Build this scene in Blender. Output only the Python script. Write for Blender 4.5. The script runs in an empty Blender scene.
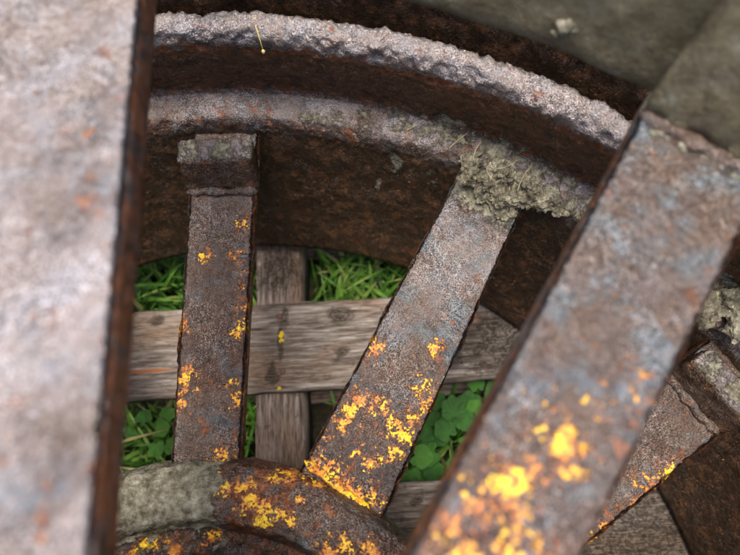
import bpy, bmesh, math, random
from mathutils import Vector, Matrix, noise
random.seed(7)
R = math.radians
scene = bpy.context.scene
col = scene.collection

# ------------------------------------------------------------------ camera
cam_d = bpy.data.cameras.new('camera')
cam = bpy.data.objects.new('camera', cam_d)
col.objects.link(cam)
cam_d.sensor_width = 36.0
cam_d.lens = 556.0 / 740.0 * 36.0
cam_d.clip_start = 0.01
cam_d.clip_end = 400.0
cam.matrix_world = Matrix((
    (0.999987, 0.0015775, 0.0048863, 0.138),
    (0.0, 0.951636, -0.307228, 0.247),
    (-0.0051347, 0.307224, 0.951623, 0.700),
    (0, 0, 0, 1)))
cam_d.dof.use_dof = True
cam_d.dof.focus_distance = 0.50
cam_d.dof.aperture_fstop = 4.6
scene.camera = cam

# ------------------------------------------------------------------ sky and sun
SUN_EL, SUN_AZ = 86.0, 250.0          # compass style: 0 = +Y, clockwise
world = bpy.data.worlds.new('World')
scene.world = world
world.use_nodes = True
wn = world.node_tree
bg = wn.nodes['Background']
sky = wn.nodes.new('ShaderNodeTexSky')
sky.sky_type = 'NISHITA'
sky.sun_disc = False
sky.sun_elevation = R(SUN_EL)
sky.sun_rotation = R(SUN_AZ)
sky.air_density = 0.8
sky.dust_density = 4.0
sky.ozone_density = 0.6
wn.links.new(sky.outputs[0], bg.inputs[0])
bg.inputs[1].default_value = 0.15
sun_d = bpy.data.lights.new('sun', 'SUN')
sun_d.energy = 1.5
sun_d.angle = R(22)
sun_d.color = (1.0, 0.96, 0.90)
sun = bpy.data.objects.new('sun', sun_d)
col.objects.link(sun)
sdir = Vector((math.sin(R(SUN_AZ)) * math.cos(R(SUN_EL)), math.cos(R(SUN_AZ)) * math.cos(R(SUN_EL)), math.sin(R(SUN_EL))))
sun.rotation_euler = sdir.to_track_quat('Z', 'Y').to_euler()
sun.location = (0, 0, 4)
vs = scene.view_settings
vs.view_transform = 'Standard'
vs.look = 'None'
vs.gamma = 1.0
vs.use_curve_mapping = False
vs.exposure = 1.7
scene.render.engine = 'CYCLES'

# ------------------------------------------------------------------ node helpers
class NT:
    def __init__(s, name):
        s.m = bpy.data.materials.new(name)
        s.m.use_nodes = True
        s.t = s.m.node_tree
        s.bsdf = s.t.nodes['Principled BSDF']
    def n(s, typ, **kw):
        nd = s.t.nodes.new(typ)
        for k, v in kw.items():
            setattr(nd, k, v)
        return nd
    def link(s, a, b):
        s.t.links.new(a, b)
    def setin(s, nd, key, val):
        if hasattr(val, 'is_output'):
            s.link(val, nd.inputs[key])
        else:
            nd.inputs[key].default_value = val
    def coord(s, kind='Object'):
        return s.n('ShaderNodeTexCoord').outputs[kind]
    def mapping(s, vec, scale=(1, 1, 1), loc=(0, 0, 0)):
        nd = s.n('ShaderNodeMapping')
        s.link(vec, nd.inputs[0])
        nd.inputs[1].default_value = loc
        nd.inputs[3].default_value = scale
        return nd.outputs[0]
    def noise(s, vec, scale, detail=3, rough=0.55, dist=0.0):
        nd = s.n('ShaderNodeTexNoise')
        s.link(vec, nd.inputs['Vector'])
        nd.inputs['Scale'].default_value = scale
        nd.inputs['Detail'].default_value = detail
        nd.inputs['Roughness'].default_value = rough
        nd.inputs['Distortion'].default_value = dist
        return nd.outputs[0]
    def voro(s, vec, scale, feature='F1', rnd=1.0):
        nd = s.n('ShaderNodeTexVoronoi', feature=feature)
        s.link(vec, nd.inputs['Vector'])
        nd.inputs['Scale'].default_value = scale
        nd.inputs['Randomness'].default_value = rnd
        return nd.outputs[0]
    def math(s, op, a, b=0.0, c=None):
        nd = s.n('ShaderNodeMath', operation=op)
        s.setin(nd, 0, a)
        s.setin(nd, 1, b)
        if c is not None:
            s.setin(nd, 2, c)
        return nd.outputs[0]
    def step(s, v, lo, hi):
        nd = s.n('ShaderNodeMapRange', interpolation_type='SMOOTHSTEP')
        s.setin(nd, 0, v)
        nd.inputs[1].default_value = lo
        nd.inputs[2].default_value = hi
        return nd.outputs[0]
    def ramp(s, v, stops):
        nd = s.n('ShaderNodeValToRGB')
        s.link(v, nd.inputs[0])
        e = nd.color_ramp.elements
        while len(e) < len(stops):
            e.new(0.5)
        for el, (p, c) in zip(e, stops):
            el.position = p
            el.color = (c[0], c[1], c[2], 1)
        return nd.outputs[0]
    def mix(s, f, a, b, mode='MIX'):
        nd = s.n('ShaderNodeMix', data_type='RGBA', blend_type=mode)
        s.setin(nd, 0, f)
        for i, v in ((6, a), (7, b)):
            if hasattr(v, 'is_output'):
                s.link(v, nd.inputs[i])
            else:
                nd.inputs[i].default_value = (v[0], v[1], v[2], 1)
        return nd.outputs[2]
    def attr(s, name):
        return s.n('ShaderNodeAttribute', attribute_name=name).outputs['Fac']
    def bump(s, h, strength, dist, normal=None):
        nd = s.n('ShaderNodeBump')
        nd.inputs['Strength'].default_value = strength
        nd.inputs['Distance'].default_value = dist
        s.link(h, nd.inputs['Height'])
        if normal is not None:
            s.link(normal, nd.inputs['Normal'])
        return nd.outputs[0]
    def out(s, base=None, rough=None, metal=None, normal=None, spec=None):
        for k, v in (('Base Color', base), ('Roughness', rough), ('Metallic', metal), ('Normal', normal), ('Specular IOR Level', spec)):
            if v is None:
                continue
            s.setin(s.bsdf, k, v if hasattr(v, 'is_output') or not isinstance(v, tuple) else (v[0], v[1], v[2], 1))
        return s.m

def steel_material():
    t = NT('pitted_rusty_steel')
    c = t.coord()
    fine = t.noise(c, 820, 3, 0.7)
    mid = t.noise(c, 210, 3, 0.6)
    patch = t.noise(c, 34, 4, 0.6)
    patch2 = t.noise(t.mapping(c, loc=(3.1, 1.7, 0.4)), 21, 4, 0.6)
    rn = t.noise(t.mapping(c, loc=(7.1, 2.3, 5.5)), 75, 5, 0.65)
    g = t.math('ADD', t.math('MULTIPLY', fine, 0.78), t.math('MULTIPLY', mid, 0.22))
    gv_ = t.math('ADD', 0.45, t.math('MULTIPLY', t.step(t.noise(t.mapping(c, loc=(0.7, 5.2, 2.2)), 28, 4, 0.6), 0.38, 0.62), 0.65))
    g = t.math('ADD', 0.5, t.math('MULTIPLY', t.math('SUBTRACT', g, 0.5), gv_))
    bare = t.ramp(g, [(0.38, (0.022, 0.015, 0.011)), (0.46, (0.072, 0.051, 0.039)), (0.52, (0.135, 0.102, 0.082)), (0.58, (0.225, 0.185, 0.158)), (0.66, (0.44, 0.40, 0.36))])
    blue = t.ramp(g, [(0.38, (0.022, 0.022, 0.024)), (0.46, (0.075, 0.082, 0.088)), (0.53, (0.155, 0.180, 0.192)), (0.62, (0.36, 0.40, 0.42))])
    brown = t.ramp(g, [(0.38, (0.014, 0.008, 0.006)), (0.47, (0.055, 0.033, 0.023)), (0.55, (0.125, 0.076, 0.052)), (0.65, (0.30, 0.21, 0.155))])
    cc = t.mix(t.step(t.math('ADD', patch, t.math('MULTIPLY', t.attr('blue'), 0.17)), 0.53, 0.70), bare, blue)  # blue attribute paints in sky sheen on top of the random patches
    lil = t.noise(t.mapping(c, loc=(8.3, 0.2, 6.1)), 48, 4, 0.6)
    cc = t.mix(t.step(patch2, 0.50, 0.68), cc, brown)
    tint = t.mix(t.step(lil, 0.44, 0.60), (1.05, 0.97, 0.90), (0.97, 0.97, 0.98))
    scale = t.step(t.noise(t.mapping(c, loc=(6, 1, 3)), 85, 5, 0.62), 0.49, 0.56)
    cc = t.mix(t.math('MULTIPLY', scale, 0.45), cc, t.mix(1.0, cc, (0.55, 0.45, 0.40), 'MULTIPLY'))
    # painted light: pale sky sheen and lit tops, dark falloff towards the hub
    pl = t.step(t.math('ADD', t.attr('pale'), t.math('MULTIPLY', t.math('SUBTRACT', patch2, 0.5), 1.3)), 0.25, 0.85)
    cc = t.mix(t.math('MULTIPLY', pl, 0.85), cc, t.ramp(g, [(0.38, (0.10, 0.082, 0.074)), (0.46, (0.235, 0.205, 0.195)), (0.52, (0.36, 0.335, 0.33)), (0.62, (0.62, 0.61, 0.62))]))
    cc = t.mix(1.0, cc, tint, 'MULTIPLY')
    shade_m = t.step(t.math('ADD', t.attr('hub_shade'), t.math('MULTIPLY', t.math('SUBTRACT', patch, 0.5), 1.0)), 0.25, 0.8)
    cc = t.mix(t.math('MULTIPLY', shade_m, 0.85), cc, t.ramp(g, [(0.39, (0.008, 0.006, 0.005)), (0.50, (0.045, 0.034, 0.030)), (0.57, (0.12, 0.095, 0.085)), (0.64, (0.34, 0.29, 0.26))]))
    # orange rust bloom
    rust = t.step(t.math('ADD', rn, t.math('MULTIPLY', t.attr('bloom'), 0.22)), 0.59, 0.69)
    rustc = t.ramp(mid, [(0.35, (0.10, 0.028, 0.009)), (0.65, (0.34, 0.11, 0.03))])
    cc = t.mix(t.math('MULTIPLY', rust, 0.75), cc, rustc)
    # heavy brown rust film, on the rim also painted shade
    film = t.attr('rust')
    fm = t.step(t.math('ADD', film, t.math('MULTIPLY', t.math('SUBTRACT', patch, 0.5), 0.9)), 0.35, 0.65)
    filmc = t.ramp(g, [(0.38, (0.008, 0.005, 0.003)), (0.48, (0.028, 0.017, 0.010)), (0.56, (0.062, 0.038, 0.023)), (0.66, (0.18, 0.125, 0.085))])
    filmc = t.mix(t.math('MULTIPLY', t.step(t.math('ADD', rn, t.math('MULTIPLY', t.attr('bloom'), 0.16)), 0.50, 0.66), 0.75), filmc, t.ramp(g, [(0.38, (0.035, 0.015, 0.007)), (0.52, (0.115, 0.052, 0.025)), (0.66, (0.28, 0.17, 0.10))]))
    cc = t.mix(fm, cc, filmc)
    # old paint flakes
    pa = t.attr('paint')
    pn = t.math('ADD', t.math('ADD', t.math('MULTIPLY', t.math('SUBTRACT', t.noise(c, 150, 5, 0.66), 0.5), 2.2), t.math('MULTIPLY', t.math('SUBTRACT', t.noise(t.mapping(c, loc=(2, 2, 2)), 420, 3, 0.6), 0.5), 1.7)), t.math('MULTIPLY', t.math('SUBTRACT', fine, 0.5), 0.5))
    pv = t.math('ADD', pa, pn)
    primer = t.step(pv, 0.44, 0.56)
    paint = t.step(pv, 0.66, 0.71)
    pcol = t.ramp(t.noise(t.mapping(c, loc=(1.3, 9.1, 0)), 60, 5, 0.7), [(0.38, (0.50, 0.16, 0.03)), (0.46, (0.70, 0.27, 0.03)), (0.52, (0.82, 0.44, 0.015)), (0.60, (0.88, 0.60, 0.02))])
    pcol = t.mix(t.math('MULTIPLY', t.step(fine, 0.46, 0.36), 0.7), pcol, (0.30, 0.10, 0.02))
    cc = t.mix(t.math('MULTIPLY', primer, 0.8), cc, t.ramp(mid, [(0.4, (0.22, 0.065, 0.025)), (0.6, (0.42, 0.19, 0.11))]))
    cc = t.mix(paint, cc, pcol)
    # dried mud
    ma = t.attr('mud')
    mv = t.math('ADD', ma, t.math('ADD', t.math('MULTIPLY', t.math('SUBTRACT', t.noise(t.mapping(c, loc=(4, 4, 1)), 95, 5, 0.65), 0.5), 1.5), t.math('MULTIPLY', t.math('SUBTRACT', fine, 0.5), 0.5)))
    mud = t.step(mv, 0.47, 0.58)
    mudc = t.ramp(t.noise(c, 130, 6, 0.72), [(0.36, (0.060, 0.052, 0.034)), (0.46, (0.135, 0.122, 0.085)), (0.56, (0.205, 0.19, 0.138)), (0.68, (0.33, 0.31, 0.24))])
    cc = t.mix(mud, cc, mudc)
    # smooth silt film
    si = t.step(t.math('ADD', t.attr('silt'), t.math('MULTIPLY', t.math('SUBTRACT', patch, 0.5), 0.8)), 0.4, 0.7)
    cc = t.mix(si, cc, t.ramp(t.noise(c, 60, 6, 0.7), [(0.3, (0.070, 0.054, 0.030)), (0.5, (0.125, 0.103, 0.060)), (0.62, (0.165, 0.142, 0.088)), (0.74, (0.30, 0.28, 0.21))]))
    # relief
    h = t.math('ADD', t.math('MULTIPLY', fine, 0.6), t.math('MULTIPLY', mid, 0.9))
    nm = t.bump(h, 0.8, 0.0026)
    h2 = t.math('ADD', t.math('MULTIPLY', paint, 1.0), t.math('ADD', t.math('MULTIPLY', primer, 0.3), t.math('MULTIPLY', mud, 1.8)))
    nm = t.bump(h2, 0.6, 0.0008, nm)
    flake = t.step(t.noise(t.mapping(c, loc=(6, 1, 3)), 85, 5, 0.62), 0.50, 0.54)
    nm = t.bump(flake, 0.55, 0.0007, nm)
    cover = t.math('MAXIMUM', t.math('MAXIMUM', paint, mud), t.math('MAXIMUM', si, t.math('MULTIPLY', fm, 0.9)))
    metal = t.math('MULTIPLY', t.math('SUBTRACT', 1.0, cover), 0.65)
    ro = t.math('ADD', t.math('MULTIPLY', patch2, 0.36), 0.15)
    ro = t.math('ADD', ro, t.math('MULTIPLY', mud, 0.4))
    ro = t.math('SUBTRACT', ro, t.math('MULTIPLY', paint, 0.10))
    spec = t.math('SUBTRACT', 0.8, t.math('MULTIPLY', t.math('MAXIMUM', t.math('MULTIPLY', fm, 0.8), t.math('MAXIMUM', mud, si)), 0.7))
    return t.out(cc, ro, metal, nm, spec)

def mud_material():
    t = NT('dried_clay_mud')
    c = t.coord()
    n1 = t.noise(c, 90, 6, 0.7)
    n2 = t.noise(c, 520, 3, 0.6)
    cc = t.ramp(n1, [(0.34, (0.034, 0.028, 0.018)), (0.45, (0.10, 0.09, 0.060)), (0.56, (0.185, 0.168, 0.118)), (0.70, (0.36, 0.335, 0.25))])
    cc = t.mix(t.step(n2, 0.62, 0.72), cc, (0.09, 0.10, 0.10))
    cc = t.mix(t.math('MULTIPLY', t.step(t.noise(c, 42, 4, 0.6), 0.50, 0.62), 0.6), cc, t.mix(1.0, cc, (0.55, 0.50, 0.46), 'MULTIPLY'))
    fib = t.noise(t.mapping(c, scale=(1, 0.12, 1)), 500, 2)
    cc = t.mix(t.math('MULTIPLY', t.step(fib, 0.62, 0.70), 0.6), cc, (0.42, 0.37, 0.22))
    h = t.math('ADD', t.math('MULTIPLY', n1, 1.0), t.math('MULTIPLY', n2, 0.5))
    return t.out(cc, 0.95, 0.0, t.bump(h, 0.7, 0.002), 0.2)

def wood_material(name, warm):
    t = NT(name)
    c = t.coord()
    st = t.mapping(c, scale=(0.07, 1.0, 1.0))
    g1 = t.noise(st, 230, 6, 0.7, 0.4)
    g2 = t.noise(st, 800, 3, 0.6)
    big = t.noise(t.mapping(c, scale=(0.5, 1, 1)), 14, 4, 0.6)
    spot = t.noise(t.mapping(c, loc=(5, 2, 1)), 85, 4, 0.6)
    w = warm
    cc = t.ramp(g1, [(0.34, (0.03, 0.022, 0.016)), (0.43, (0.105 * w, 0.089, 0.072)), (0.53, (0.200 * w, 0.180, 0.152)), (0.66, (0.37 * w, 0.345, 0.31))])
    cc = t.mix(t.math('MULTIPLY', t.step(big, 0.46, 0.66), 0.8), cc, t.ramp(g2, [(0.35, (0.085, 0.052, 0.033)), (0.65, (0.25, 0.17, 0.115))]))
    cc = t.mix(t.math('MULTIPLY', t.step(g2, 0.50, 0.36), 0.55), cc, (0.03, 0.02, 0.014))
    cc = t.mix(t.math('MULTIPLY', t.step(spot, 0.60, 0.70), 0.55), cc, (0.04, 0.03, 0.02))
    dk = t.attr('knot_shade')  # real knots and streaks plus painted shade patches
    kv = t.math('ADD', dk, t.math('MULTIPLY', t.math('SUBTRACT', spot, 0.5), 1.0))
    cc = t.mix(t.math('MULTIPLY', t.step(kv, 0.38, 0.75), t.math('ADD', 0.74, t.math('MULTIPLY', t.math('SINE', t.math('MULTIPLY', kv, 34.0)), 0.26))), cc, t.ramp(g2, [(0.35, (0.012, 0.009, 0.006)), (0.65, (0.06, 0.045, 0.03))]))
    cr = t.attr('crack')
    cc = t.mix(t.step(t.math('ADD', cr, t.math('MULTIPLY', t.math('SUBTRACT', g2, 0.5), 0.8)), 0.4, 0.6), cc, (0.30, 0.11, 0.045))
    fl = t.attr('paint')
    fv = t.math('ADD', fl, t.math('MULTIPLY', t.math('SUBTRACT', t.noise(c, 300, 2), 0.5), 1.2))
    cc = t.mix(t.step(fv, 0.5, 0.56), cc, (0.66, 0.46, 0.02))
    h = t.math('ADD', t.math('MULTIPLY', g1, 1.0), t.math('MULTIPLY', g2, 0.7))
    return t.out(cc, 0.82, 0.0, t.bump(h, 0.8, 0.003), 0.25)

def leaf_material(name, stops, trans=0.35):
    t = NT(name)
    c = t.coord()
    oi = t.n('ShaderNodeObjectInfo').outputs['Random']
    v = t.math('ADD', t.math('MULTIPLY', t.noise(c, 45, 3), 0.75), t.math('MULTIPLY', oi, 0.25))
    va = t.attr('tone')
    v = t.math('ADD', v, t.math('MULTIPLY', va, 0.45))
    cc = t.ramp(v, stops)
    nm = t.bump(t.noise(c, 260, 3), 0.5, 0.001)
    t.out(cc, 0.42, 0.0, nm, 0.5)
    tr = t.n('ShaderNodeBsdfTranslucent')
    t.link(cc, tr.inputs[0])
    mx = t.n('ShaderNodeMixShader')
    mx.inputs[0].default_value = trans
    t.link(t.bsdf.outputs[0], mx.inputs[1])
    t.link(tr.outputs[0], mx.inputs[2])
    t.link(mx.outputs[0], t.t.nodes['Material Output'].inputs[0])
    return t.m

def soil_material():
    t = NT('damp_soil')
    c = t.coord()
    n1 = t.noise(c, 60, 6, 0.7)
    cc = t.ramp(n1, [(0.3, (0.012, 0.010, 0.006)), (0.5, (0.035, 0.028, 0.016)), (0.7, (0.08, 0.062, 0.035))])
    far = t.noise(c, 3, 5, 0.6)
    cc = t.mix(t.step(far, 0.4, 0.6), cc, t.ramp(n1, [(0.3, (0.015, 0.03, 0.008)), (0.7, (0.05, 0.10, 0.02))]))
    return t.out(cc, 0.95, 0.0, t.bump(n1, 1.0, 0.02), 0.2)

def plain(name, c1, c2, rough=0.7, scale=200):
    t = NT(name)
    n = t.noise(t.coord(), scale, 3)
    return t.out(t.ramp(n, [(0.35, c1), (0.65, c2)]), rough, 0.0, t.bump(n, 0.5, 0.001))

M_STEEL = steel_material()
M_MUD = mud_material()
M_WOOD = wood_material('weathered_pallet_wood', 1.06)
M_WOOD2 = wood_material('weathered_stringer_wood', 1.12)
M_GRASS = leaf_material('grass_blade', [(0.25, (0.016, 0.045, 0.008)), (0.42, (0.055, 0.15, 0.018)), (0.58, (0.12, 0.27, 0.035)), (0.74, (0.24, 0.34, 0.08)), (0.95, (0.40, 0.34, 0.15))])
M_LEAF = leaf_material('weed_leaf', [(0.30, (0.02, 0.075, 0.012)), (0.45, (0.045, 0.17, 0.02)), (0.62, (0.085, 0.26, 0.03)), (0.85, (0.20, 0.36, 0.07))])
M_SOIL = soil_material()
M_STRAW = plain('dry_straw', (0.18, 0.14, 0.07), (0.36, 0.30, 0.17))
M_STEM = plain('yellow_stem', (0.50, 0.36, 0.08), (0.66, 0.52, 0.20))
M_NAIL = plain('rusty_nail', (0.03, 0.016, 0.01), (0.12, 0.05, 0.025), 0.6, 700)

# ------------------------------------------------------------------ mesh helpers
def mesh_obj(name, verts, faces, mat, parent=None, attrs=None, smooth=True):
    me = bpy.data.meshes.new(name)
    me.from_pydata(verts, [], faces)
    me.update()
    if smooth:
        me.polygons.foreach_set('use_smooth', [True] * len(me.polygons))
    for k, vals in (attrs or {}).items():
        a = me.attributes.new(k, 'FLOAT', 'POINT')
        a.data.foreach_set('value', vals)
    me.materials.append(mat)
    o = bpy.data.objects.new(name, me)
    col.objects.link(o)
    o.parent = parent
    return o

def tag(o, label=None, cat=None, group=None, kind=None):
    for k, v in (('label', label), ('category', cat), ('group', group), ('kind', kind)):
        if v:
            o[k] = v
    return o

def empty(name, loc=(0, 0, 0)):
    o = bpy.data.objects.new(name, None)
    o.empty_display_size = 0.05
    o.location = loc
    col.objects.link(o)
    return o

def fbm(p, s, octv=4):
    return noise.fractal(Vector(p) * s, 0.9, 2.1, octv, noise_basis='PERLIN_ORIGINAL')

def blobsum(x, y, blobs):
    v = 0.0
    for b in blobs:
        bx, by, rx = b[0], b[1], b[2]
        ry = b[3] if len(b) > 3 else rx
        d = ((x - bx) / rx) ** 2 + ((y - by) / ry) ** 2
        if d < 9:
            v = max(v, math.exp(-d * 0.9) * (b[4] if len(b) > 4 else 1.0))
    return v

def polar(az, r, z):
    a = R(az)
    return Vector((math.sin(a) * r, math.cos(a) * r, z))

def lathe(name, prof, azs, disp, attrf, mat, parent, closed=True):
    """prof: (r, z) list; azs: list of azimuths in degrees, going once round."""
    n, m = len(prof), len(azs)
    nrm = []
    for i in range(n):
        a, b = prof[(i - 1) % n], prof[(i + 1) % n]
        dx, dz = b[0] - a[0], b[1] - a[1]
        L = math.hypot(dx, dz) or 1
        nrm.append((-dz / L, dx / L))
    verts, av = [], {}
    for az in azs:
        for i, (r, z) in enumerate(prof):
            p = polar(az, r, z)
            d = disp(p, az, i, r, z)
            nr, nz = nrm[i]
            verts.append(polar(az, r + nr * d, z + nz * d))
            for k, v in attrf(p, az, i, r, z).items():
                av.setdefault(k, []).append(v)
    faces = []
    for j in range(m):
        j2 = (j + 1) % m
        for i in range(n if closed else n - 1):
            i2 = (i + 1) % n
            faces.append((j * n + i, j * n + i2, j2 * n + i2, j2 * n + i))
    return mesh_obj(name, verts, faces, mat, parent, av)

def densify(pts, step, rng=None, closed=True):
    out = []
    N = len(pts)
    for i in range(N if closed else N - 1):
        a, b = Vector(pts[i]), Vector(pts[(i + 1) % N])
        st = step(a, b)
        k = max(1, int(round((b - a).length / st)))
        for q in range(k):
            out.append(tuple(a.lerp(b, q / k)))
    if not closed:
        out.append(tuple(pts[-1]))
    return out

def az_list(lo, hi, fine, coarse):
    a = []
    x = lo
    while x < hi:
        a.append(x)
        x += fine
    while x < lo + 360 - coarse * 0.5:
        a.append(x)
        x += coarse
    return a

# ------------------------------------------------------------------ ground
GZ = -0.135
nv = 60
gv, gf = [], []
def gcoord(i):
    u = (i / nv) * 2 - 1
    return math.copysign(abs(u) ** 3.0 * 150 + abs(u) * 1.2, u)
for j in range(nv + 1):
    for i in range(nv + 1):
        x, y = gcoord(i), gcoord(j)
        gv.append((x, y, GZ + 0.006 * fbm((x, y, 0), 9, 3) - 0.004))
for j in range(nv):
    for i in range(nv):
        a = j * (nv + 1) + i
        gf.append((a, a + 1, a + nv + 2, a + nv + 1))
tag(mesh_obj('ground', gv, gf, M_SOIL), kind='structure')

# ------------------------------------------------------------------ steel wheel
wheel = empty('steel_wheel', (0, 0, 0.0))
tag(wheel, 'rusty spoked iron wheel with flaking yellow paint lying flat on wooden pallet', 'wheel')

# rim: one cross-section swept all the way round
rim_pts = [(0.645, 0.002), (0.645, 0.488), (0.641, 0.493), (0.629, 0.493), (0.625, 0.488), (0.626, 0.42),
           (0.627, 0.275), (0.618, 0.262), (0.609, 0.270), (0.604, 0.310), (0.599, 0.326), (0.5945, 0.3325), (0.5895, 0.3345), (0.5845, 0.3335), (0.5805, 0.330), (0.5780, 0.3245), (0.5770, 0.317), (0.5772, 0.308),
           (0.5782, 0.294), (0.5805, 0.278), (0.5835, 0.264), (0.5850, 0.254), (0.5845, 0.2465), (0.5810, 0.2415), (0.574, 0.2400),
           (0.567, 0.2385), (0.5615, 0.235), (0.558, 0.229), (0.5562, 0.221), (0.5550, 0.210), (0.549, 0.15), (0.534, 0.07), (0.519, 0.018), (0.516, 0.006), (0.522, 0.002)]
def rstep(a, b):
    zm, rm = (a.y + b.y) / 2, (a.x + b.x) / 2
    if rm > 0.64 or zm < 0.004:
        return 0.05
    if 0.205 < zm < 0.345:
        return 0.0022
    if zm < 0.205:
        return 0.006
    return 0.008
rim_prof = densify(rim_pts, rstep)
def rim_disp(p, az, i, r, z):
    if r > 0.64:
        return 0.0
    d = 0.0011 * fbm(p, 170, 3) + 0.0012 * fbm(p, 45, 3)
    if 0.318 < z < 0.345:                      # ragged top edge of the rib
        d += 0.0030 * fbm(p, 60, 4) + 0.0020 * fbm(p, 190, 2) - 0.0030 * max(0.0, fbm(p, 26, 3) - 0.15)
    if 0.225 < z < 0.246:
        d += 0.0010 * fbm(p, 90, 3)
    m = rim_mud(az, z)
    d += m * 0.0025 * (0.6 + fbm(p, 120, 4))
    if z < 0.01:
        d = 0.0
    return d
rim_mud_blobs = [(21, 0.246, 5.5, 0.016), (26.5, 0.243, 5, 0.02), (31, 0.237, 4, 0.018), (34.5, 0.236, 4, 0.012), (13.5, 0.237, 2.6, 0.008), (9.0, 0.236, 3.0, 0.006), (16.5, 0.243, 2.0, 0.010),
                 (17.0, 0.20, 1.2, 0.03), (48, 0.245, 5, 0.02), (-6.5, 0.297, 2.4, 0.012), (-8.5, 0.306, 1.6, 0.012), (11, 0.232, 1.2, 0.006), (15.2, 0.16, 0.7, 0.05, .8), (18.6, 0.19, 0.6, 0.03, .75), (9.5, 0.20, 0.8, 0.02, .75), (21, 0.19, 1.0, 0.03, .8), (-9, 0.17, 1.5, 0.04, .7), (33, 0.20, 1.5, 0.02, .8), (6.5, 0.13, 1.0, 0.03, .65)]
def rim_mud(az, z):
    a = az if az < 180 else az - 360
    v = blobsum(a, z, rim_mud_blobs) * 0.62
    return v
def sm(x, a, b):
    t = min(1.0, max(0.0, (x - a) / (b - a)))
    return t * t * (3 - 2 * t)
def rim_attr(p, az, i, r, z):
    wob = 0.004 * fbm(p, 30, 3)
    zz = z + wob
    if r > 0.60:  # real rust plus shade painted on recess, wall and undercut
        rust = 0.75
    elif z < 0.243:
        rust = 0.72 * (1 - sm(zz, 0.205, 0.240))
    else:
        rust = 0.85 * (1 - sm(zz, 0.296, 0.322)) * sm(z, 0.2405, 0.256)  # real rust plus painted shade
    pale = 0.0  # lit rib top and ledge painted into the colour
    if r < 0.60 and z > 0.30:
        pale = 1.0 * sm(zz, 0.296, 0.332)
    elif 0.22 < z < 0.2435:
        pale = 0.55 * sm(zz, 0.222, 0.238)
    return {'rust': rust, 'mud': rim_mud(az, z), 'paint': 0.0, 'silt': 0.0, 'pale': pale, 'bloom': 1.0 * sm(z, 0.2405, 0.255) * (1 - sm(z, 0.306, 0.322)) if z > 0.2405 and r < 0.60 else 0.15}
lathe('rim', rim_prof, az_list(-22, 66, 0.16, 1.6), rim_disp, rim_attr, M_STEEL, wheel)

ring_pts = densify([(0.544, 0.545), (0.534, 0.545), (0.5305, 0.541), (0.530, 0.44), (0.5325, 0.432), (0.538, 0.429), (0.5445, 0.433), (0.546, 0.440), (0.546, 0.541)], lambda a, b: 0.005)
lathe('upper_ring', ring_pts, az_list(-22, 66, 0.6, 2.0), lambda p, az, i, r, z: 0.0014 * fbm(p, 40, 4) + 0.0006 * fbm(p, 160, 3),
      lambda p, az, i, r, z: {'rust': 0.35, 'mud': 0.12, 'paint': 0.0, 'silt': 0.80, 'bloom': 0.2}, M_STEEL, wheel)
# hub: lower flange ring, barrel and upper flange
hub_pts = [(0.10, 0.150), (0.243, 0.150), (0.2475, 0.165), (0.2475, 0.196), (0.246, 0.210), (0.242, 0.2185), (0.234, 0.2245), (0.222, 0.2285), (0.208, 0.2285), (0.199, 0.2245), (0.1945, 0.217), (0.193, 0.206),
           (0.190, 0.199), (0.184, 0.199), (0.180, 0.204), (0.174, 0.206), (0.168, 0.202), (0.165, 0.188), (0.10, 0.183)]
hub_prof = densify(hub_pts, lambda a, b: 0.0022 if (min(a.x, b.x) > 0.163 and max(a.y, b.y) > 0.19) else 0.01)
hub_paint = [(1.6, .233, 1.5, .006), (5, .223, 1.6, .007), (10.6, .218, 2.2, .007), (14.2, .206, 1.8, .006), (17.6, .213, 1.8, .006), (8.9, .228, 1.8, .006), (14.5, .237, 1.6, .004), (13.9, .217, 1.7, .006), (20, .213, 1.6, .005),
             (32.6, .216, 2.0, .006), (37.2, .224, 2.4, .007), (20.4, .229, 1.0, .004), (9.0, .208, 1.4, .005), (41, .215, 2.5, .008), (30, .205, 2, .005), (17, .2445, 3.0, .0025), (22, .244, 1.5, .0025),
             (-14, .186, 3, .006), (-8, .178, 2.2, .006), (-19, .18, 2.5, .006), (2, .184, 2.2, .005), (60, .22, 3, .01), (75, .23, 4, .01)]
def hub_mudv(az, r):
    a = az if az < 180 else az - 360
    if r < 0.1915:
        return 0.42 if a < 6 else 0.28
    edge = 3.0 + 1.6 * noise.noise(Vector((r * 160, 1.7, 0.3))) + 1.6 * noise.noise(Vector((r * 520, a * 0.9, 4.3)))
    v = 0.95 if -42 < a < edge else max(0.0, 0.9 - (a - edge) * 0.9) if a >= edge else 0.3
    return v
def hub_disp(p, az, i, r, z):
    if z < 0.188:
        return 0.0
    d = 0.0010 * fbm(p, 150, 3) + 0.0016 * fbm(p, 40, 4)
    m = hub_mudv(az, r)
    if m > 0.6 and r > 0.1915:
        d += 0.0028 + 0.0024 * fbm(p, 60, 4) + 0.0008 * fbm(p, 220, 3)
    return d
def hub_attr(p, az, i, r, z):
    a = az if az < 180 else az - 360
    pv = blobsum(a, r, [(b[0], b[1], b[2] * 1.5, b[3] * 1.4) for b in hub_paint])
    bloom = math.exp(-((a - 13) / 8.5) ** 2) if r > 0.193 else 0.5
    rust = 0.0 if r > 0.193 else 0.5
    if 22 < a < 34 and r < 0.235:
        rust = 0.05
    return {'paint': min(1.0, pv * 0.82), 'mud': hub_mudv(az, r), 'rust': rust, 'bloom': bloom}
hub = lathe('hub', hub_prof, az_list(-24, 52, 0.32, 2.5), hub_disp, hub_attr, M_STEEL, wheel)
nul = lambda p, az, i, r, z: 0.0008 * fbm(p, 80, 3)
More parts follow.
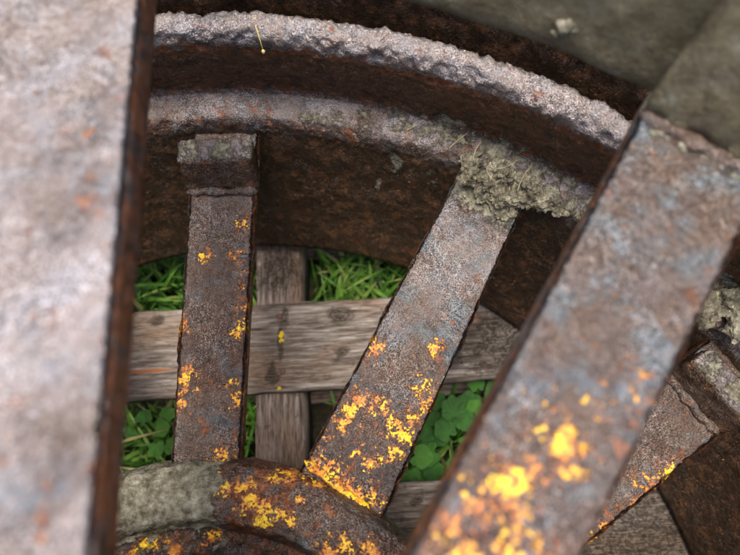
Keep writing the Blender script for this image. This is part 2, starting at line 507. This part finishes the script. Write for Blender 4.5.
barrel_pts = densify([(0.085, 0.06), (0.150, 0.06), (0.152, 0.12), (0.152, 0.52), (0.146, 0.535), (0.092, 0.535), (0.085, 0.525)], lambda a, b: 0.02)
lathe('hub_barrel', barrel_pts, az_list(0, 0, 1, 4), nul, lambda *a: {'rust': 0.7, 'mud': 0.2, 'paint': 0.0}, M_STEEL, wheel)
fl_pts = densify([(0.150, 0.455), (0.196, 0.455), (0.200, 0.462), (0.200, 0.484), (0.195, 0.490), (0.150, 0.490)], lambda a, b: 0.012)
lathe('hub_flange', fl_pts, az_list(0, 0, 1, 4), nul, lambda *a: {'rust': 0.3, 'mud': 0.2, 'paint': 0.35}, M_STEEL, wheel)

# spokes
def spoke_mesh(L, w0, w1, th, paint, mudb, step=0.0021, seed=0.0, rough=1.0, rustb=(), hub_shade=0.0, pale=0.0, blue=0.0):
    nu = max(4, int(L / step))
    hw = lambda u: (w0 + (w1 - w0) * u / L) / 2
    nt = max(4, int(max(w0, w1) / step))
    sec = []
    b = 0.0022
    for k in range(nt + 1):                     # top, left to right
        sec.append((1 - 2 * k / nt, 0.0, 't'))
    sec += [(-1, -b, 'e')] + [(-1, -th * q, 'e') for q in (0.35, 0.6, 0.85)]
    nb = 6
    for k in range(nb + 1):
        sec.append((-1 + 2 * k / nb, -th, 'b'))
    sec += [(1, -th * q, 'e') for q in (0.85, 0.6, 0.35)] + [(1, -b, 'e')]
    n = len(sec)
    V, A = [], {'paint': [], 'mud': [], 'rust': []}
    for i in range(nu + 1):
        u = L * i / nu
        h = hw(u)
        for (s, z, kind) in sec:
            hh = h - (b if kind in 't' and abs(s) == 1 else 0.0)
            y = s * hh
            q = Vector((u + seed, y + seed * 0.37, z + seed * 0.11))
            if kind == 't':
                dz = rough * (0.0007 * fbm(q, 190, 3) + 0.0008 * fbm(q, 40, 3))
                dy = 0.0
                if abs(s) > 0.93:
                    dz -= rough * 0.0012 * max(0.0, fbm(q, 120, 3) + 0.1)
                    dy = -math.copysign(0.0016, s) * rough * max(0.0, fbm(q, 90, 3))
            elif kind == 'e':
                dz = 0.0
                dy = math.copysign(1, s) * rough * (0.0011 * fbm(q, 150, 3) + 0.0018 * fbm(q, 28, 3))
            else:
                dz = dy = 0.0
            V.append((u, y + dy, z + dz))
            on = 1.0 if kind == 't' else 0.75
            A['paint'].append(blobsum(u, y, paint) * on)
            A['mud'].append(blobsum(u, y, mudb))
            A['rust'].append(0.0 if kind == 't' else 0.25)
            A.setdefault('bloom', []).append(0.0 if kind == 't' else 0.75)
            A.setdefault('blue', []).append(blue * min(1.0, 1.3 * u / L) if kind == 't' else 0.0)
            A.setdefault('hub_shade', []).append(hub_shade * max(0.0, 1 - u / (0.62 * L)))  # painted falloff of light, darker towards the hub end
            A.setdefault('pale', []).append(pale * (min(1.0, 0.1 + 1.35 * u / L) if hub_shade > 0 else 1.0) if kind == 't' else 0.0)  # painted sky sheen on the upper face
            if rustb:
                A['rust'][-1] = max(A['rust'][-1], blobsum(u, y, rustb))
    F = []
    for i in range(nu):
        for k in range(n):
            k2 = (k + 1) % n
            F.append((i * n + k, (i + 1) * n + k, (i + 1) * n + k2, i * n + k2))
    F.append(tuple(range(n)))
    F.append(tuple(nu * n + k for k in reversed(range(n))))
    return V, F, A

def tab_mesh(w, t, hgt, th, seed=0.0, lean=0.0):
    tall = hgt > 0.06
    """bent-up end of a spoke: a rough thick plate; x radial, z up, foot at z=0."""
    n1, n2, n3 = 8, 22, 12
    V, F, A = [], [], {'paint': [], 'mud': [], 'rust': []}
    idx = {}
    def vid(i, j, k):
        if (i, j, k) not in idx:
            x = (i / n1 - 0.5) * t
            y = (j / n2 - 0.5) * w
            z = k / n3 * hgt
            q = Vector((x + seed, y, z))
            ex = sum((i in (0, n1), j in (0, n2), k in (0, n3)))
            rr = 0.0016 if ex >= 2 else 0.0
            x2 = x - math.copysign(rr, x) * (i in (0, n1)) + 0.0016 * fbm(q, 110, 4) + lean * z
            y2 = y - math.copysign(rr, y) * (j in (0, n2)) + 0.0014 * fbm(q + Vector((9, 0, 0)), 110, 4)
            z2 = z - rr * (k == n3) + 0.0016 * fbm(q + Vector((0, 7, 0)), 90, 4)
            idx[(i, j, k)] = len(V)
            V.append((x2, y2, z2))
            A['paint'].append(0.0)
            A['mud'].append((0.30 if tall else 0.52) if k == n3 else 0.22)
            A.setdefault('pale', []).append(0.6 if k == n3 else 0.0)  # top face painted pale as if lit from above
            A['rust'].append(0.15 if k == n3 else 0.60)
            A.setdefault('silt', []).append(0.66 if tall else 0.0)
        return idx[(i, j, k)]
    for j in range(n2):
        for k in range(n3):
            F.append((vid(0, j, k), vid(0, j, k + 1), vid(0, j + 1, k + 1), vid(0, j + 1, k)))
            F.append((vid(n1, j, k), vid(n1, j + 1, k), vid(n1, j + 1, k + 1), vid(n1, j, k + 1)))
    for i in range(n1):
        for k in range(n3):
            F.append((vid(i, 0, k), vid(i + 1, 0, k), vid(i + 1, 0, k + 1), vid(i, 0, k + 1)))
            F.append((vid(i, n2, k), vid(i, n2, k + 1), vid(i + 1, n2, k + 1), vid(i + 1, n2, k)))
        for j in range(n2):
            F.append((vid(i, j, n3), vid(i + 1, j, n3), vid(i + 1, j + 1, n3), vid(i, j + 1, n3)))
            F.append((vid(i, j, 0), vid(i, j + 1, 0), vid(i + 1, j + 1, 0), vid(i + 1, j, 0)))
    return V, F, A

def bead_mesh(pts, rad, seed, paint=0.0, mud=0.0, rust=0.4):
    """lumpy weld bead along a polyline."""
    V, F, A = [], [], {'paint': [], 'mud': [], 'rust': []}
    pts = [Vector(p) for p in pts]
    dense = []
    for a, b in zip(pts, pts[1:]):
        k = max(2, int((b - a).length / 0.0018))
        dense += [a.lerp(b, q / k) for q in range(k)]
    dense.append(pts[-1])
    n = 10
    for i, p in enumerate(dense):
        t = (dense[min(i + 1, len(dense) - 1)] - dense[max(i - 1, 0)]).normalized()
        s = t.cross(Vector((0, 0, 1))).normalized()
        up = s.cross(t)
        end = min(1.0, 0.25 + min(i, len(dense) - 1 - i) * 0.3)
        for k in range(n):
            a = 2 * math.pi * k / n
            dirv = s * math.cos(a) + up * math.sin(a)
            q = p + dirv * rad + Vector((seed, 0, 0))
            rr = rad * end * (1 + 0.55 * fbm(q, 95, 3) + 0.3 * fbm(q, 260, 2))
            V.append(p + dirv * rr)
            A['paint'].append(paint)
            A['mud'].append(mud)
            A['rust'].append(rust)
    m = len(dense)
    for i in range(m - 1):
        for k in range(n):
            k2 = (k + 1) % n
            F.append((i * n + k, i * n + k2, (i + 1) * n + k2, (i + 1) * n + k))
    F.append(tuple(reversed(range(n))))
    F.append(tuple((m - 1) * n + k for k in range(n)))
    return V, F, A

def place_between(o, P0, P1):
    x = (P1 - P0).normalized()
    y = Vector((0, 0, 1)).cross(x).normalized()
    z = x.cross(y)
    m = Matrix((x, y, z)).transposed().to_4x4()
    m.translation = P0
    o.matrix_local = m

def make_spoke(az, r0, r1, z0, z1, daz, w0, w1, paint, mudb, seed, fine=True, th=0.013, rustb=(), tab=None, hubbead=None, data=None, hub_shade=0.8, pale=0.0, lean=0.0, blue=0.0):
    P0, P1 = polar(az + daz, r0, z0), polar(az, r1, z1)
    L = (P1 - P0).length
    if data is None:
        V, F, A = spoke_mesh(L, w0, w1, th, paint, mudb, 0.0021 if fine else 0.008, seed, 0.45 if z0 > 0.4 else 1.0, rustb, hub_shade, pale, blue)
        o = mesh_obj('spoke', V, F, M_STEEL, wheel, A)
    else:
        o = bpy.data.objects.new('spoke', data[0])
        col.objects.link(o)
        o.parent = wheel
    place_between(o, P0, P1)
    if tab:
        u, t, hgt, wf = tab
        if data is None or data[1] is None:
            V, F, A = tab_mesh(w1 * wf, t, hgt, th, seed + 3, lean)
            tb = mesh_obj('end_tab', V, F, M_STEEL, o, A)
        else:
            tb = bpy.data.objects.new('end_tab', data[1])
            col.objects.link(tb)
            tb.parent = o
        tb.location = (u, 0, -0.001)
        if fine:
            wv = w1 * wf / 2
            V, F, A = bead_mesh([(u - t / 2 - 0.0015, wv, 0.0), (u - t / 2 - 0.002, 0, 0.0015), (u - t / 2 - 0.0015, -wv, 0.0)], 0.0042, seed + 5, 0.0, 0.25, 0.35)
            mesh_obj('weld_bead', V, F, M_STEEL, o, A)
    if hubbead:
        pts, pv = hubbead
        V, F, A = bead_mesh(pts, 0.0036, seed + 6, pv, 0.0, 0.5)
        mesh_obj('weld_bead', V, F, M_STEEL, o, A)
    return o

def pb(lst, r=0.0062, k=1.0):
    return [(u, v, r * random.uniform(1.0, 1.75), r * random.uniform(1.0, 1.75), random.uniform(0.50, 0.85)) for (u, v) in lst]

pa = pb([(0.192, 0.013), (0.192, -0.017), (0.177, -0.023), (0.163, -0.024), (0.139, -0.024), (0.121, -0.024), (0.081, 0.022), (0.068, 0.022), (0.072, -0.021), (0.126, 0.03), (0.013, -0.013), (0.011, -0.025), (0.222, -0.021), (0.055, 0.026), (0.059, -0.025)], 0.0080)
pbb = pb([(0.086, 0.022), (0.075, 0.024), (0.064, 0.025), (0.049, 0.033), (0.092, 0.004), (0.083, -0.015), (0.093, -0.026), (0.122, -0.023), (0.112, -0.032), (0.079, -0.026), (0.064, -0.026), (0.055, -0.02), (0.046, -0.011), (0.048, 0.004), (0.026, 0.031), (0.025, 0.016), (0.021, 0.0), (0.017, -0.01), (0.028, -0.02), (0.022, -0.03), (0.007, -0.031), (-0.002, -0.038), (0.136, 0.03), (0.158, -0.018)], 0.0078)
pc = pb([(0.213, -0.033), (0.202, -0.03), (0.175, -0.03), (0.19, -0.032), (0.159, -0.031), (0.14, -0.033), (0.19, -0.025), (0.125, -0.03), (0.11, -0.02)], 0.009)
make_spoke(-0.9, 0.235, 0.560, 0.205, 0.215, 0, 0.0590, 0.0660, pa, [(0.275, 0, 0.02, 0.05)], 1.3, tab=(0.270, 0.023, 0.036, 1.06), pale=0.28, hub_shade=0.4, lean=0.42)
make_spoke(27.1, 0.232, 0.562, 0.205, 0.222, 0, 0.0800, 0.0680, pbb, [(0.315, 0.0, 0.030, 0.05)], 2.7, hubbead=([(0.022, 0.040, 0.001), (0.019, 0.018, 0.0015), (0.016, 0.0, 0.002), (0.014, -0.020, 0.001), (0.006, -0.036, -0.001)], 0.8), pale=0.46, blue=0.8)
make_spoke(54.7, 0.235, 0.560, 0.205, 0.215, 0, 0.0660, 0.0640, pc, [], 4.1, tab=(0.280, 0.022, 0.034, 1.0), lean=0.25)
low = None
for k in range(3, 13):
    az = -0.6 + k * 360 / 13 + random.uniform(-0.6, 0.6)
    o = make_spoke(az, 0.235, 0.560, 0.205, 0.215, 0, 0.064, 0.066, pb([(random.uniform(0, .2), random.uniform(-.03, .03)) for _ in range(14)], 0.010), [(0.28, 0, 0.02, 0.05)], 6.0, fine=False, tab=(0.280, 0.017, 0.032, 1.02), data=low)
    if low is None:
        low = (o.data, o.children[0].data)

pr = pb([(0.141, -0.004), (0.122, -0.006), (0.113, -0.007), (0.102, 0.0), (0.106, -0.004), (0.103, -0.011), (0.097, -0.005), (0.085, 0.006), (0.089, -0.007), (0.089, -0.014), (0.077, 0.0), (0.071, 0.003), (0.094, -0.017), (0.097, -0.024), (0.081, -0.012), (0.088, -0.022), (0.138, -0.014), (0.175, -0.031), (0.161, -0.017), (0.135, -0.018), (0.06, -0.005), (0.05, 0.01), (0.07, -0.018)], 0.0085)
pr = [(u, v + 0.016 * (1 - u / 0.33) * 1.15, a, b, k * 0.9) for (u, v, a, b, k) in pr]
make_spoke(37.6, 0.195, 0.532, 0.481, 0.440, 6.3, 0.0500, 0.0735, pr, [(0.335, 0, 0.028, 0.05)], 8.3, th=0.017, hub_shade=0.55, pale=0.26, blue=0.62, tab=(0.325, 0.014, 0.120, 1.0))
make_spoke(-2.5, 0.195, 0.532, 0.512, 0.474, 6.3, 0.0800, 0.0800, [(0.02, 0.0, 0.006, 0.006)], [(0.335, 0, 0.02, 0.05)], 11.9, th=0.018, hub_shade=0.0, pale=0.56, tab=(0.325, 0.014, 0.110, 1.0))
up = None
for k in range(2, 9):
    az = -2.2 + k * 39.3 + random.uniform(-1, 1)
    o = make_spoke(az, 0.195, 0.532, 0.488, 0.446, 6.7, 0.0545, 0.0545, pb([(random.uniform(0, .15), random.uniform(-.025, .025)) for _ in range(14)], 0.010), [(0.33, 0, 0.02, 0.05)], 14.0, fine=False, tab=(0.325, 0.014, 0.110, 1.0), data=up)
    if up is None:
        up = (o.data, o.children[0].data)

def gusset(az, me=None):
    if me is None:
        V, F, A = tab_mesh(0.012, 0.086, 0.052, 0.01, 21.0)
        o = mesh_obj('gusset', V, F, M_STEEL, wheel, A)
    else:
        o = bpy.data.objects.new('gusset', me)
        col.objects.link(o)
        o.parent = wheel
    o.matrix_local = Matrix.Translation(polar(az, 0.585, 0.436)) @ Matrix.Rotation(R(90 - az), 4, 'Z')
    return o
g0 = gusset(38.5)
for k in range(1, 9):
    gusset(38.5 + k * 40.2, g0.data)

# ------------------------------------------------------------------ mud clumps
def mud_clump(name, blobs, label, seed, voxel=0.0026, rough=1.0):
    bm = bmesh.new()
    for (x, y, z, rx, ry, rz) in blobs:
        m = Matrix.Translation((x, y, z)) @ Matrix.Rotation(random.uniform(0, 3), 4, 'Z') @ Matrix.Diagonal((rx, ry, rz, 1))
        bmesh.ops.create_icosphere(bm, subdivisions=3, radius=1.0, matrix=m)
    me = bpy.data.meshes.new(name)
    bm.to_mesh(me)
    bm.free()
    o = bpy.data.objects.new(name, me)
    col.objects.link(o)
    md = o.modifiers.new('r', 'REMESH')
    md.mode = 'VOXEL'
    md.voxel_size = voxel
    dg = bpy.context.evaluated_depsgraph_get()
    me2 = bpy.data.meshes.new_from_object(o.evaluated_get(dg))
    o.modifiers.clear()
    o.data = me2
    me2.name = name
    nrm = [v.normal.copy() for v in me2.vertices]
    for v, nn in zip(me2.vertices, nrm):
        q = v.co + Vector((seed, 0, 0))
        f1 = noise.voronoi((q + 0.003 * noise.noise_vector(q * 180)) * 88)[0]
        f2 = noise.voronoi((q + 0.002 * noise.noise_vector(q * 300)) * 230)[0]
        d = 0.0045 * fbm(q, 50, 3) + 0.0105 * min(0.5, f1[1] - f1[0]) + 0.0052 * min(0.45, f2[1] - f2[0]) - 0.0052 + 0.0010 * fbm(q, 330, 2)
        v.co += nn * d * rough
    me2.materials.clear()
    me2.materials.append(M_MUD)
    me2.polygons.foreach_set('use_smooth', [False] * len(me2.polygons))
    return tag(o, label, 'mud')

B1 = []
for (x, y, z, s) in [(0.222, 0.508, 0.240, .010), (0.232, 0.498, 0.238, .013), (0.246, 0.486, 0.236, .015), (0.262, 0.478, 0.234, .015), (0.276, 0.474, 0.234, .014), (0.264, 0.496, 0.242, .013), (0.284, 0.484, 0.240, .012),
                     (0.298, 0.470, 0.234, .010), (0.312, 0.462, 0.233, .010), (0.326, 0.452, 0.232, .009), (0.340, 0.443, 0.232, .009), (0.240, 0.478, 0.226, .010), (0.254, 0.470, 0.224, .010), (0.268, 0.464, 0.224, .010), (0.250, 0.503, 0.243, .010), (0.236, 0.510, 0.244, .007)]:
    for q in range(2):
        B1.append((x + random.uniform(-.005, .005), y + random.uniform(-.005, .005), z + random.uniform(-.003, .002), s * random.uniform(.7, 1.1), s * random.uniform(.6, 1.0), s * random.uniform(.35, .6)))
mud_clump('mud_clump', B1, 'crumbly pale mud packed where middle lower spoke meets the rim', 0.0, 0.0014)
B2 = []
for (az, r, z, s) in [(47.0, .565, .250, .012), (48.5, .556, .246, .014), (50.0, .570, .252, .013), (51.5, .560, .246, .010), (45.5, .555, .243, .009)]:
    p = polar(az, r, z)
    for q in range(2):
        B2.append((p.x + random.uniform(-.004, .004), p.y + random.uniform(-.004, .004), p.z, s * random.uniform(.8, 1.2), s, s * .6))
mud_clump('mud_clump', B2, 'grey mud lump on rim ledge beside tabbed lower spoke behind wide spoke', 3.0, 0.0022)
for i, (az, r, z, s, lab) in enumerate([(35.0, .524, .434, .009, 'dark mud lump at rim end of wide upper spoke with yellow flakes'),
                                  (27.5, .530, .452, .006, 'small pale mud spatter on smooth olive upper rim wall')]):
    p = polar(az, r, z)
    mud_clump('mud_clump', [(p.x, p.y, p.z, s, s, s * .5), (p.x + .006, p.y + .003, p.z + .002, s * .6, s * .5, s * .5), (p.x - .005, p.y - .002, p.z - .003, s * .6, s * .7, s * .4)], lab, 5.0 + i, 0.0022)

# ------------------------------------------------------------------ straw
def tube(name, pts, r0, r1, mat, parent=None, n=6):
    V, F = [], []
    pts = [Vector(p) for p in pts]
    for i, p in enumerate(pts):
        t = (pts[min(i + 1, len(pts) - 1)] - pts[max(i - 1, 0)]).normalized()
        s = t.cross(Vector((0.3, 0.2, 1))).normalized()
        u = s.cross(t)
        rr = r0 + (r1 - r0) * i / (len(pts) - 1)
        for k in range(n):
            a = 2 * math.pi * k / n
            V.append(p + (s * math.cos(a) + u * math.sin(a)) * rr)
    for i in range(len(pts) - 1):
        for k in range(n):
            k2 = (k + 1) % n
            F.append((i * n + k, i * n + k2, (i + 1) * n + k2, (i + 1) * n + k))
    F.append(tuple(reversed(range(n))))
    F.append(tuple((len(pts) - 1) * n + k for k in range(n)))
    return mesh_obj(name, V, F, mat, parent)

def straw(az, r, z, ang, ln, rise, label, group=None):
    p = polar(az, r, z)
    d = Vector((math.cos(R(ang)), math.sin(R(ang)), rise))
    k = Vector((-d.y, d.x, 0)) * random.uniform(-.15, .15)
    pts = [p + d * ln * (q / 4 - 0.5) + k * ln * (1 - (q / 2 - 1) ** 2) for q in range(5)]
    return tag(tube('straw', pts, 0.0005, 0.00025, M_STRAW), label, 'straw', group)
SL = 'thin dry straw sticking out of the crumbly mud on the rim'
for a in [(22.5, .566, .2535, 40, .022, .1), (24.5, .562, .255, 65, .018, .3), (27.5, .560, .256, 20, .020, .2), (29.5, .557, .252, 60, .024, .35), (26.5, .548, .250, 120, .014, .2)]:
    straw(*a, SL, 'straws in the mud clump')
straw(18.0, .567, .2525, 38, .014, 0.0, 'short dark straw bit lying on clean rim ledge')
# dry stem hanging over the rib with a seed bead
SA = 4.2
p = polar(SA, 0.5875, 0.3365)
st = empty('dry_stem', p)
tag(st, 'tiny yellow dry stem with bead tip hanging over rim rib', 'stem')
q0 = polar(SA + 0.5, 0.5715, 0.3160) - p
tube('stalk', [Vector((0, 0, 0)), polar(SA + 0.05, 0.582, 0.3325) - p, polar(SA + 0.3, 0.5765, 0.326) - p, q0], 0.0006, 0.0005, M_STEM, st)
bm = bmesh.new()
bmesh.ops.create_icosphere(bm, subdivisions=2, radius=1.0, matrix=Matrix.Translation(q0) @ Matrix.Diagonal((.0016, .0016, .0022, 1)))
me = bpy.data.meshes.new('bead_tip')
bm.to_mesh(me)
bm.free()
me.materials.append(M_STEM)
me.polygons.foreach_set('use_smooth', [True] * len(me.polygons))
o = bpy.data.objects.new('bead_tip', me)
col.objects.link(o)
o.parent = st

# ------------------------------------------------------------------ pallet
PROT = 3.3
pal = empty('wooden_pallet', (0, 0, GZ))
pal.rotation_euler = (0, 0, R(PROT))
tag(pal, 'weathered grey wooden pallet with gappy boards under the wheel', 'pallet')
def plank(name, cx, cy, ztop, lx, ly, th, mat, step, knot_shades=(), cracks=(), paint=(), seed=0.0, along='x'):
    """board as a closed box with a worn, grained surface; local x is along the grain."""
    nx, ny = max(4, int(lx / step)), max(3, int(ly / step))
    V, F, A = [], [], {'knot_shade': [], 'crack': [], 'paint': []}
    def top(i, j):
        return j * (nx + 1) + i
    for j in range(ny + 1):
        for i in range(nx + 1):
            x, y = (i / nx - .5) * lx, (j / ny - .5) * ly
            q = Vector((x * 0.15 + seed, y, seed))
            z = 0.0012 * fbm(q, 95, 4) + 0.0015 * fbm(q, 14, 2)
            e = j in (0, ny)
            yy = y + (0.0022 * fbm(Vector((x + seed, 0, j)), 22, 4) if e else 0)
            if e:
                z -= 0.0022
            kn = blobsum(x, y, knot_shades)
            cr = blobsum(x, y, cracks)
            z -= 0.0018 * cr + 0.001 * kn
            V.append((x, yy, z - 0.0012))
            A['knot_shade'].append(kn)
            A['crack'].append(cr)
            A['paint'].append(blobsum(x, y, paint))
    N = len(V)
    for j in range(ny):
        for i in range(nx):
            F.append((top(i, j), top(i + 1, j), top(i + 1, j + 1), top(i, j + 1)))
    # skirt and bottom
    loop = [top(i, 0) for i in range(nx)] + [top(nx, j) for j in range(ny)] + [top(i, ny) for i in range(nx, 0, -1)] + [top(0, j) for j in range(ny, 0, -1)]
    base = len(V)
    for vi in loop:
        x, y, z = V[vi]
        V.append((x, y * 1.0, -th))
        for k in A:
            A[k].append(0.0)
    m = len(loop)
    for k in range(m):
        k2 = (k + 1) % m
        F.append((loop[k2], loop[k], base + k, base + k2))
    F.append(tuple(base + k for k in reversed(range(m))))
    o = mesh_obj(name, V, F, mat, pal, A)
    o.location = (cx, cy, ztop - GZ)
    if along == 'y':
        o.rotation_euler = (0, 0, R(90))
    return o

def toloc(x, y, cx, cy):
    c, s = math.cos(R(-PROT)), math.sin(R(-PROT))
    return (c * x - s * y - cx, s * x + c * y - cy)
BT = 0.020
BOARDS = [(-0.540, .10), (-0.31, .105), (-0.085, .11), (0.1515, .113), (0.3795, .114), (0.60, .10)]
kn = [(-0.142, 0.416, .012, .009), (0.096, 0.423, .022, .015), (0.099, 0.374, .012, .008), (0.012, 0.342, .012, .009), (0.024, 0.42, .006, .02), (0.020, 0.385, .005, .03), (0.30, .40, .05, .03), (0.012, 0.345, .006, .02), (.24, .36, .02, .01), (.33, .385, .10, .06), (0.22, 0.40, .03, .012)]  # knots and dark streaks, plus painted shade over the right end
kl = []
for (x, y, a, b) in kn:
    lx, ly = toloc(x, y, 0, 0.3795)
    kl.append((lx, ly, a, b))
cl = [(*toloc(-0.145, 0.350, 0, 0.3795), .04, .0028), (*toloc(0.26, 0.415, 0, 0.3795), .05, .002)]
pl_ = [(*toloc(0.020, 0.397, 0, 0.3795), .004, .006), (*toloc(0.021, 0.389, 0, 0.3795), .003, .003), (*toloc(0.021, 0.327, 0, 0.3795), .003, .004)]
for i, (cy, w) in enumerate(BOARDS):
    if i == 4:
        plank('board', 0, cy, 0.0, 1.2, w, BT, M_WOOD, 0.0035, kl, cl, pl_, 2.0)
    elif i == 3:
        plank('board', 0, cy, 0.0, 1.2, w, BT, M_WOOD, 0.0045, [(0.30, 0.03, .06, .02), (0.2, .035, .01, .006), (0.44, 0.0, .13, .09, .95)], [], [], 5.0)  # large right-end blob is painted shade, no knot
    else:
        plank('board', 0, cy, 0.0, 1.2, w, BT, M_WOOD, 0.012, [(random.uniform(-.5, .5), random.uniform(-.03, .03), .015, .01) for _ in range(4)], [], [], 7.0 + i)
SH = 0.092
for cx in (-0.545, 0.0375, 0.545):
    plank('stringer', cx, 0.03, -BT - 0.0005, 1.2, 0.062, SH, M_WOOD2, 0.0045 if cx == 0.0375 else 0.012, [(0.46, 0.0, .05, .06, .8)], [], [], 11.0 + cx, 'y')  # far-end blob paints the shade beneath the rim, no knot
for cy in (-0.53, 0.03, 0.3655, 0.585):
    plank('bottom_board', 0, cy, -BT - SH - 0.001, 1.2, 0.095, 0.018, M_WOOD2, 0.010, [], [], [], 15.0 + cy)
nb = bmesh.new()
bmesh.ops.create_cone(nb, cap_ends=True, segments=10, radius1=0.0042, radius2=0.0036, depth=0.0016)
nme = bpy.data.meshes.new('nail')
nb.to_mesh(nme)
nb.free()
nme.materials.append(M_NAIL)
for (cy, w) in BOARDS:
    for cx in (-0.545, 0.0375, 0.545):
        for s in (-1, 1):
            o = bpy.data.objects.new('nail', nme)
            col.objects.link(o)
            o.parent = pal
            o.location = (cx + random.uniform(-.012, .012), cy + s * w * 0.3 + random.uniform(-.005, .005), -GZ + 0.0006)

# ------------------------------------------------------------------ vegetation
def in_wood(x, y):
    lx, ly = toloc(x, y, 0, 0)
    for (cy, w) in BOARDS:
        if abs(ly - cy) < w / 2 + 0.006 and abs(lx) < 0.61:
            return 1
    for cx in (-0.545, 0.0375, 0.545):
        if abs(lx - cx) < 0.037 and abs(ly - .03) < .61:
            return 2
    return 0
def under_bottom(x, y):
    lx, ly = toloc(x, y, 0, 0)
    return any(abs(ly - c) < .052 and abs(lx) < .61 for c in (-0.53, 0.03, 0.3655, 0.585)) 

GV, GF, GA = [], [], []
def blade(x, y, h, w, head, bend, tone):
    base = len(GV)
    n = 6
    d = Vector((math.cos(head), math.sin(head), 0))
    s = Vector((-d.y, d.x, 0))
    pts = []
    for i in range(n + 1):
        t = i / n
        p = Vector((x, y, GZ - 0.004)) + d * (bend * h * t * t) + Vector((0, 0, h * (t - 0.35 * bend * t * t)))
        if p.z > -0.027 and in_wood(p.x, p.y):
            if p.z < 0.03:
                return False
        if p.z > -0.12 and p.z < -0.02 and in_wood(p.x, p.y) == 2:
            return False
        if math.hypot(p.x, p.y) > 0.51 and math.hypot(p.x, p.y) < 0.65 and p.z > -0.006:
            return False
        pts.append((p, t))
    for p, t in pts:
        ww = w * (0.55 + 0.9 * t) * (1 - t) ** 0.55 if t > 0 else w * 0.5
        GV.append(p - s * ww)
        GV.append(p + Vector((0, 0, -ww * 0.5)))
        GV.append(p + s * ww)
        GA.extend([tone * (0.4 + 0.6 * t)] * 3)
    for i in range(n):
        for k in (0, 1):
            a = base + i * 3 + k
            GF.append((a, a + 1, a + 4, a + 3))
    return True
cnt = 0
tries = 0
while cnt < 4200 and tries < 60000:
    tries += 1
    if random.random() < 0.62:
        x, y = random.uniform(-0.28, 0.50), random.uniform(0.18, 0.66)
    else:
        a, r = random.uniform(0, 6.283), 1.25 * math.sqrt(random.random())
        x, y = r * math.sin(a), r * math.cos(a)
    if in_wood(x, y) == 2 or under_bottom(x, y):
        continue
    low_gap = 0.20 < y < 0.33 and x > 0.04
    if low_gap and random.random() < 0.55:
        continue
    h = random.uniform(0.05, 0.15) if not low_gap else random.uniform(.04, .09)
    if in_wood(x, y):
        h = min(h, 0.09)
    if blade(x, y, h, random.uniform(0.0016, 0.0052), random.uniform(0, 6.283), random.uniform(0.15, 1.1), random.uniform(-0.5, 0.55) if random.random() < 0.94 else 1.1):
        cnt += 1
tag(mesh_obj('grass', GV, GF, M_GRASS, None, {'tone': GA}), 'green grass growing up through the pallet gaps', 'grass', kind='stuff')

# broad-leaved weeds
def leaf_data(lobes, seed):
    rnd = random.Random(seed)
    n = 30
    V, F, A = [(0, 0, 0)], [], [0.1]
    for ring, f in ((1, 0.55), (2, 1.0)):
        for k in range(n):
            a = 2 * math.pi * k / n - math.pi
            rr = 0.5 * (1 + 0.12 * math.cos(a)) * (1 - 0.62 * math.exp(-((abs(a) - math.pi) / 0.42) ** 2))
            rr *= 1 + (0.07 * math.cos(lobes * a) + 0.015 * math.cos(lobes * 3 * a)) * (ring == 2)
            x, y = math.cos(a) * rr * f + 0.12 * f, math.sin(a) * rr * f * 0.95
            z = 0.20 * (x * x + y * y) * rnd.uniform(.6, 1.2) - 0.18 * abs(y) * (ring == 1) * 0.4 + 0.02 * math.sin(lobes * a) * f - 0.14 * x * x
            V.append((x, y, z))
            A.append(0.15 * rnd.uniform(-1, 1))
    for k in range(n):
        k2 = (k + 1) % n
        F.append((0, 1 + k, 1 + k2))
        F.append((1 + k, 1 + n + k, 1 + n + k2, 1 + k2))
    me = bpy.data.meshes.new('leaf')
    me.from_pydata(V, [], F)
    me.update()
    me.polygons.foreach_set('use_smooth', [True] * len(me.polygons))
    a = me.attributes.new('tone', 'FLOAT', 'POINT')
    a.data.foreach_set('value', A)
    me.materials.append(M_LEAF)
    return me
LEAVES = [leaf_data(5, 1), leaf_data(7, 2), leaf_data(6, 3)]
def weed(x, y, leaves, label):
    o = empty('weed_plant', (x, y, GZ - 0.002))
    tag(o, label, 'plant', 'weeds in the pallet gap')
    for (dx, dy, h, s, head, tilt) in leaves:
        top = Vector((dx, dy, h))
        tube('stem', [(0, 0, 0), top * 0.5 + Vector((dx * -.1, dy * -.1, h * .12)), top], 0.0011, 0.0008, M_LEAF, o, 5)
        lf = bpy.data.objects.new('leaf', random.choice(LEAVES))
        col.objects.link(lf)
        lf.parent = o
        lf.location = top
        lf.scale = (s, s, s)
        lf.rotation_euler = (random.uniform(-.25, .25), tilt, head)
def rl(n, spread, h0, h1, s0, s1):
    L = []
    for k in range(n):
        a = k * 2.4 + random.uniform(-.3, .3)
        r = spread * math.sqrt((k + .4) / n)
        L.append((math.cos(a) * r, math.sin(a) * r, random.uniform(h0, h1), random.uniform(s0, s1), a, random.uniform(-.2, .45)))
    return L
weed(0.185, 0.250, rl(11, .046, .05, .10, .024, .040), 'bright broad-leaved weed beside middle spoke in the pallet gap')
weed(0.245, 0.262, rl(12, .050, .06, .115, .024, .042), 'lobed green weed between middle spoke and wide yellow-flaked spoke')
weed(0.285, 0.305, rl(7, .034, .07, .105, .022, .036), 'pale round-leaved weed tucked against grey pallet board edge')
weed(0.205, 0.300, rl(7, .030, .05, .09, .022, .034), 'dark small-leaved weed half under the grey pallet board')
weed(-0.155, 0.280, rl(6, .030, .05, .09, .018, .028), 'small leafy weed among grass beside mud-covered hub')
weed(-0.215, 0.470, rl(5, .026, .04, .08, .016, .024), 'small weed in grass between left upper spoke and rim')
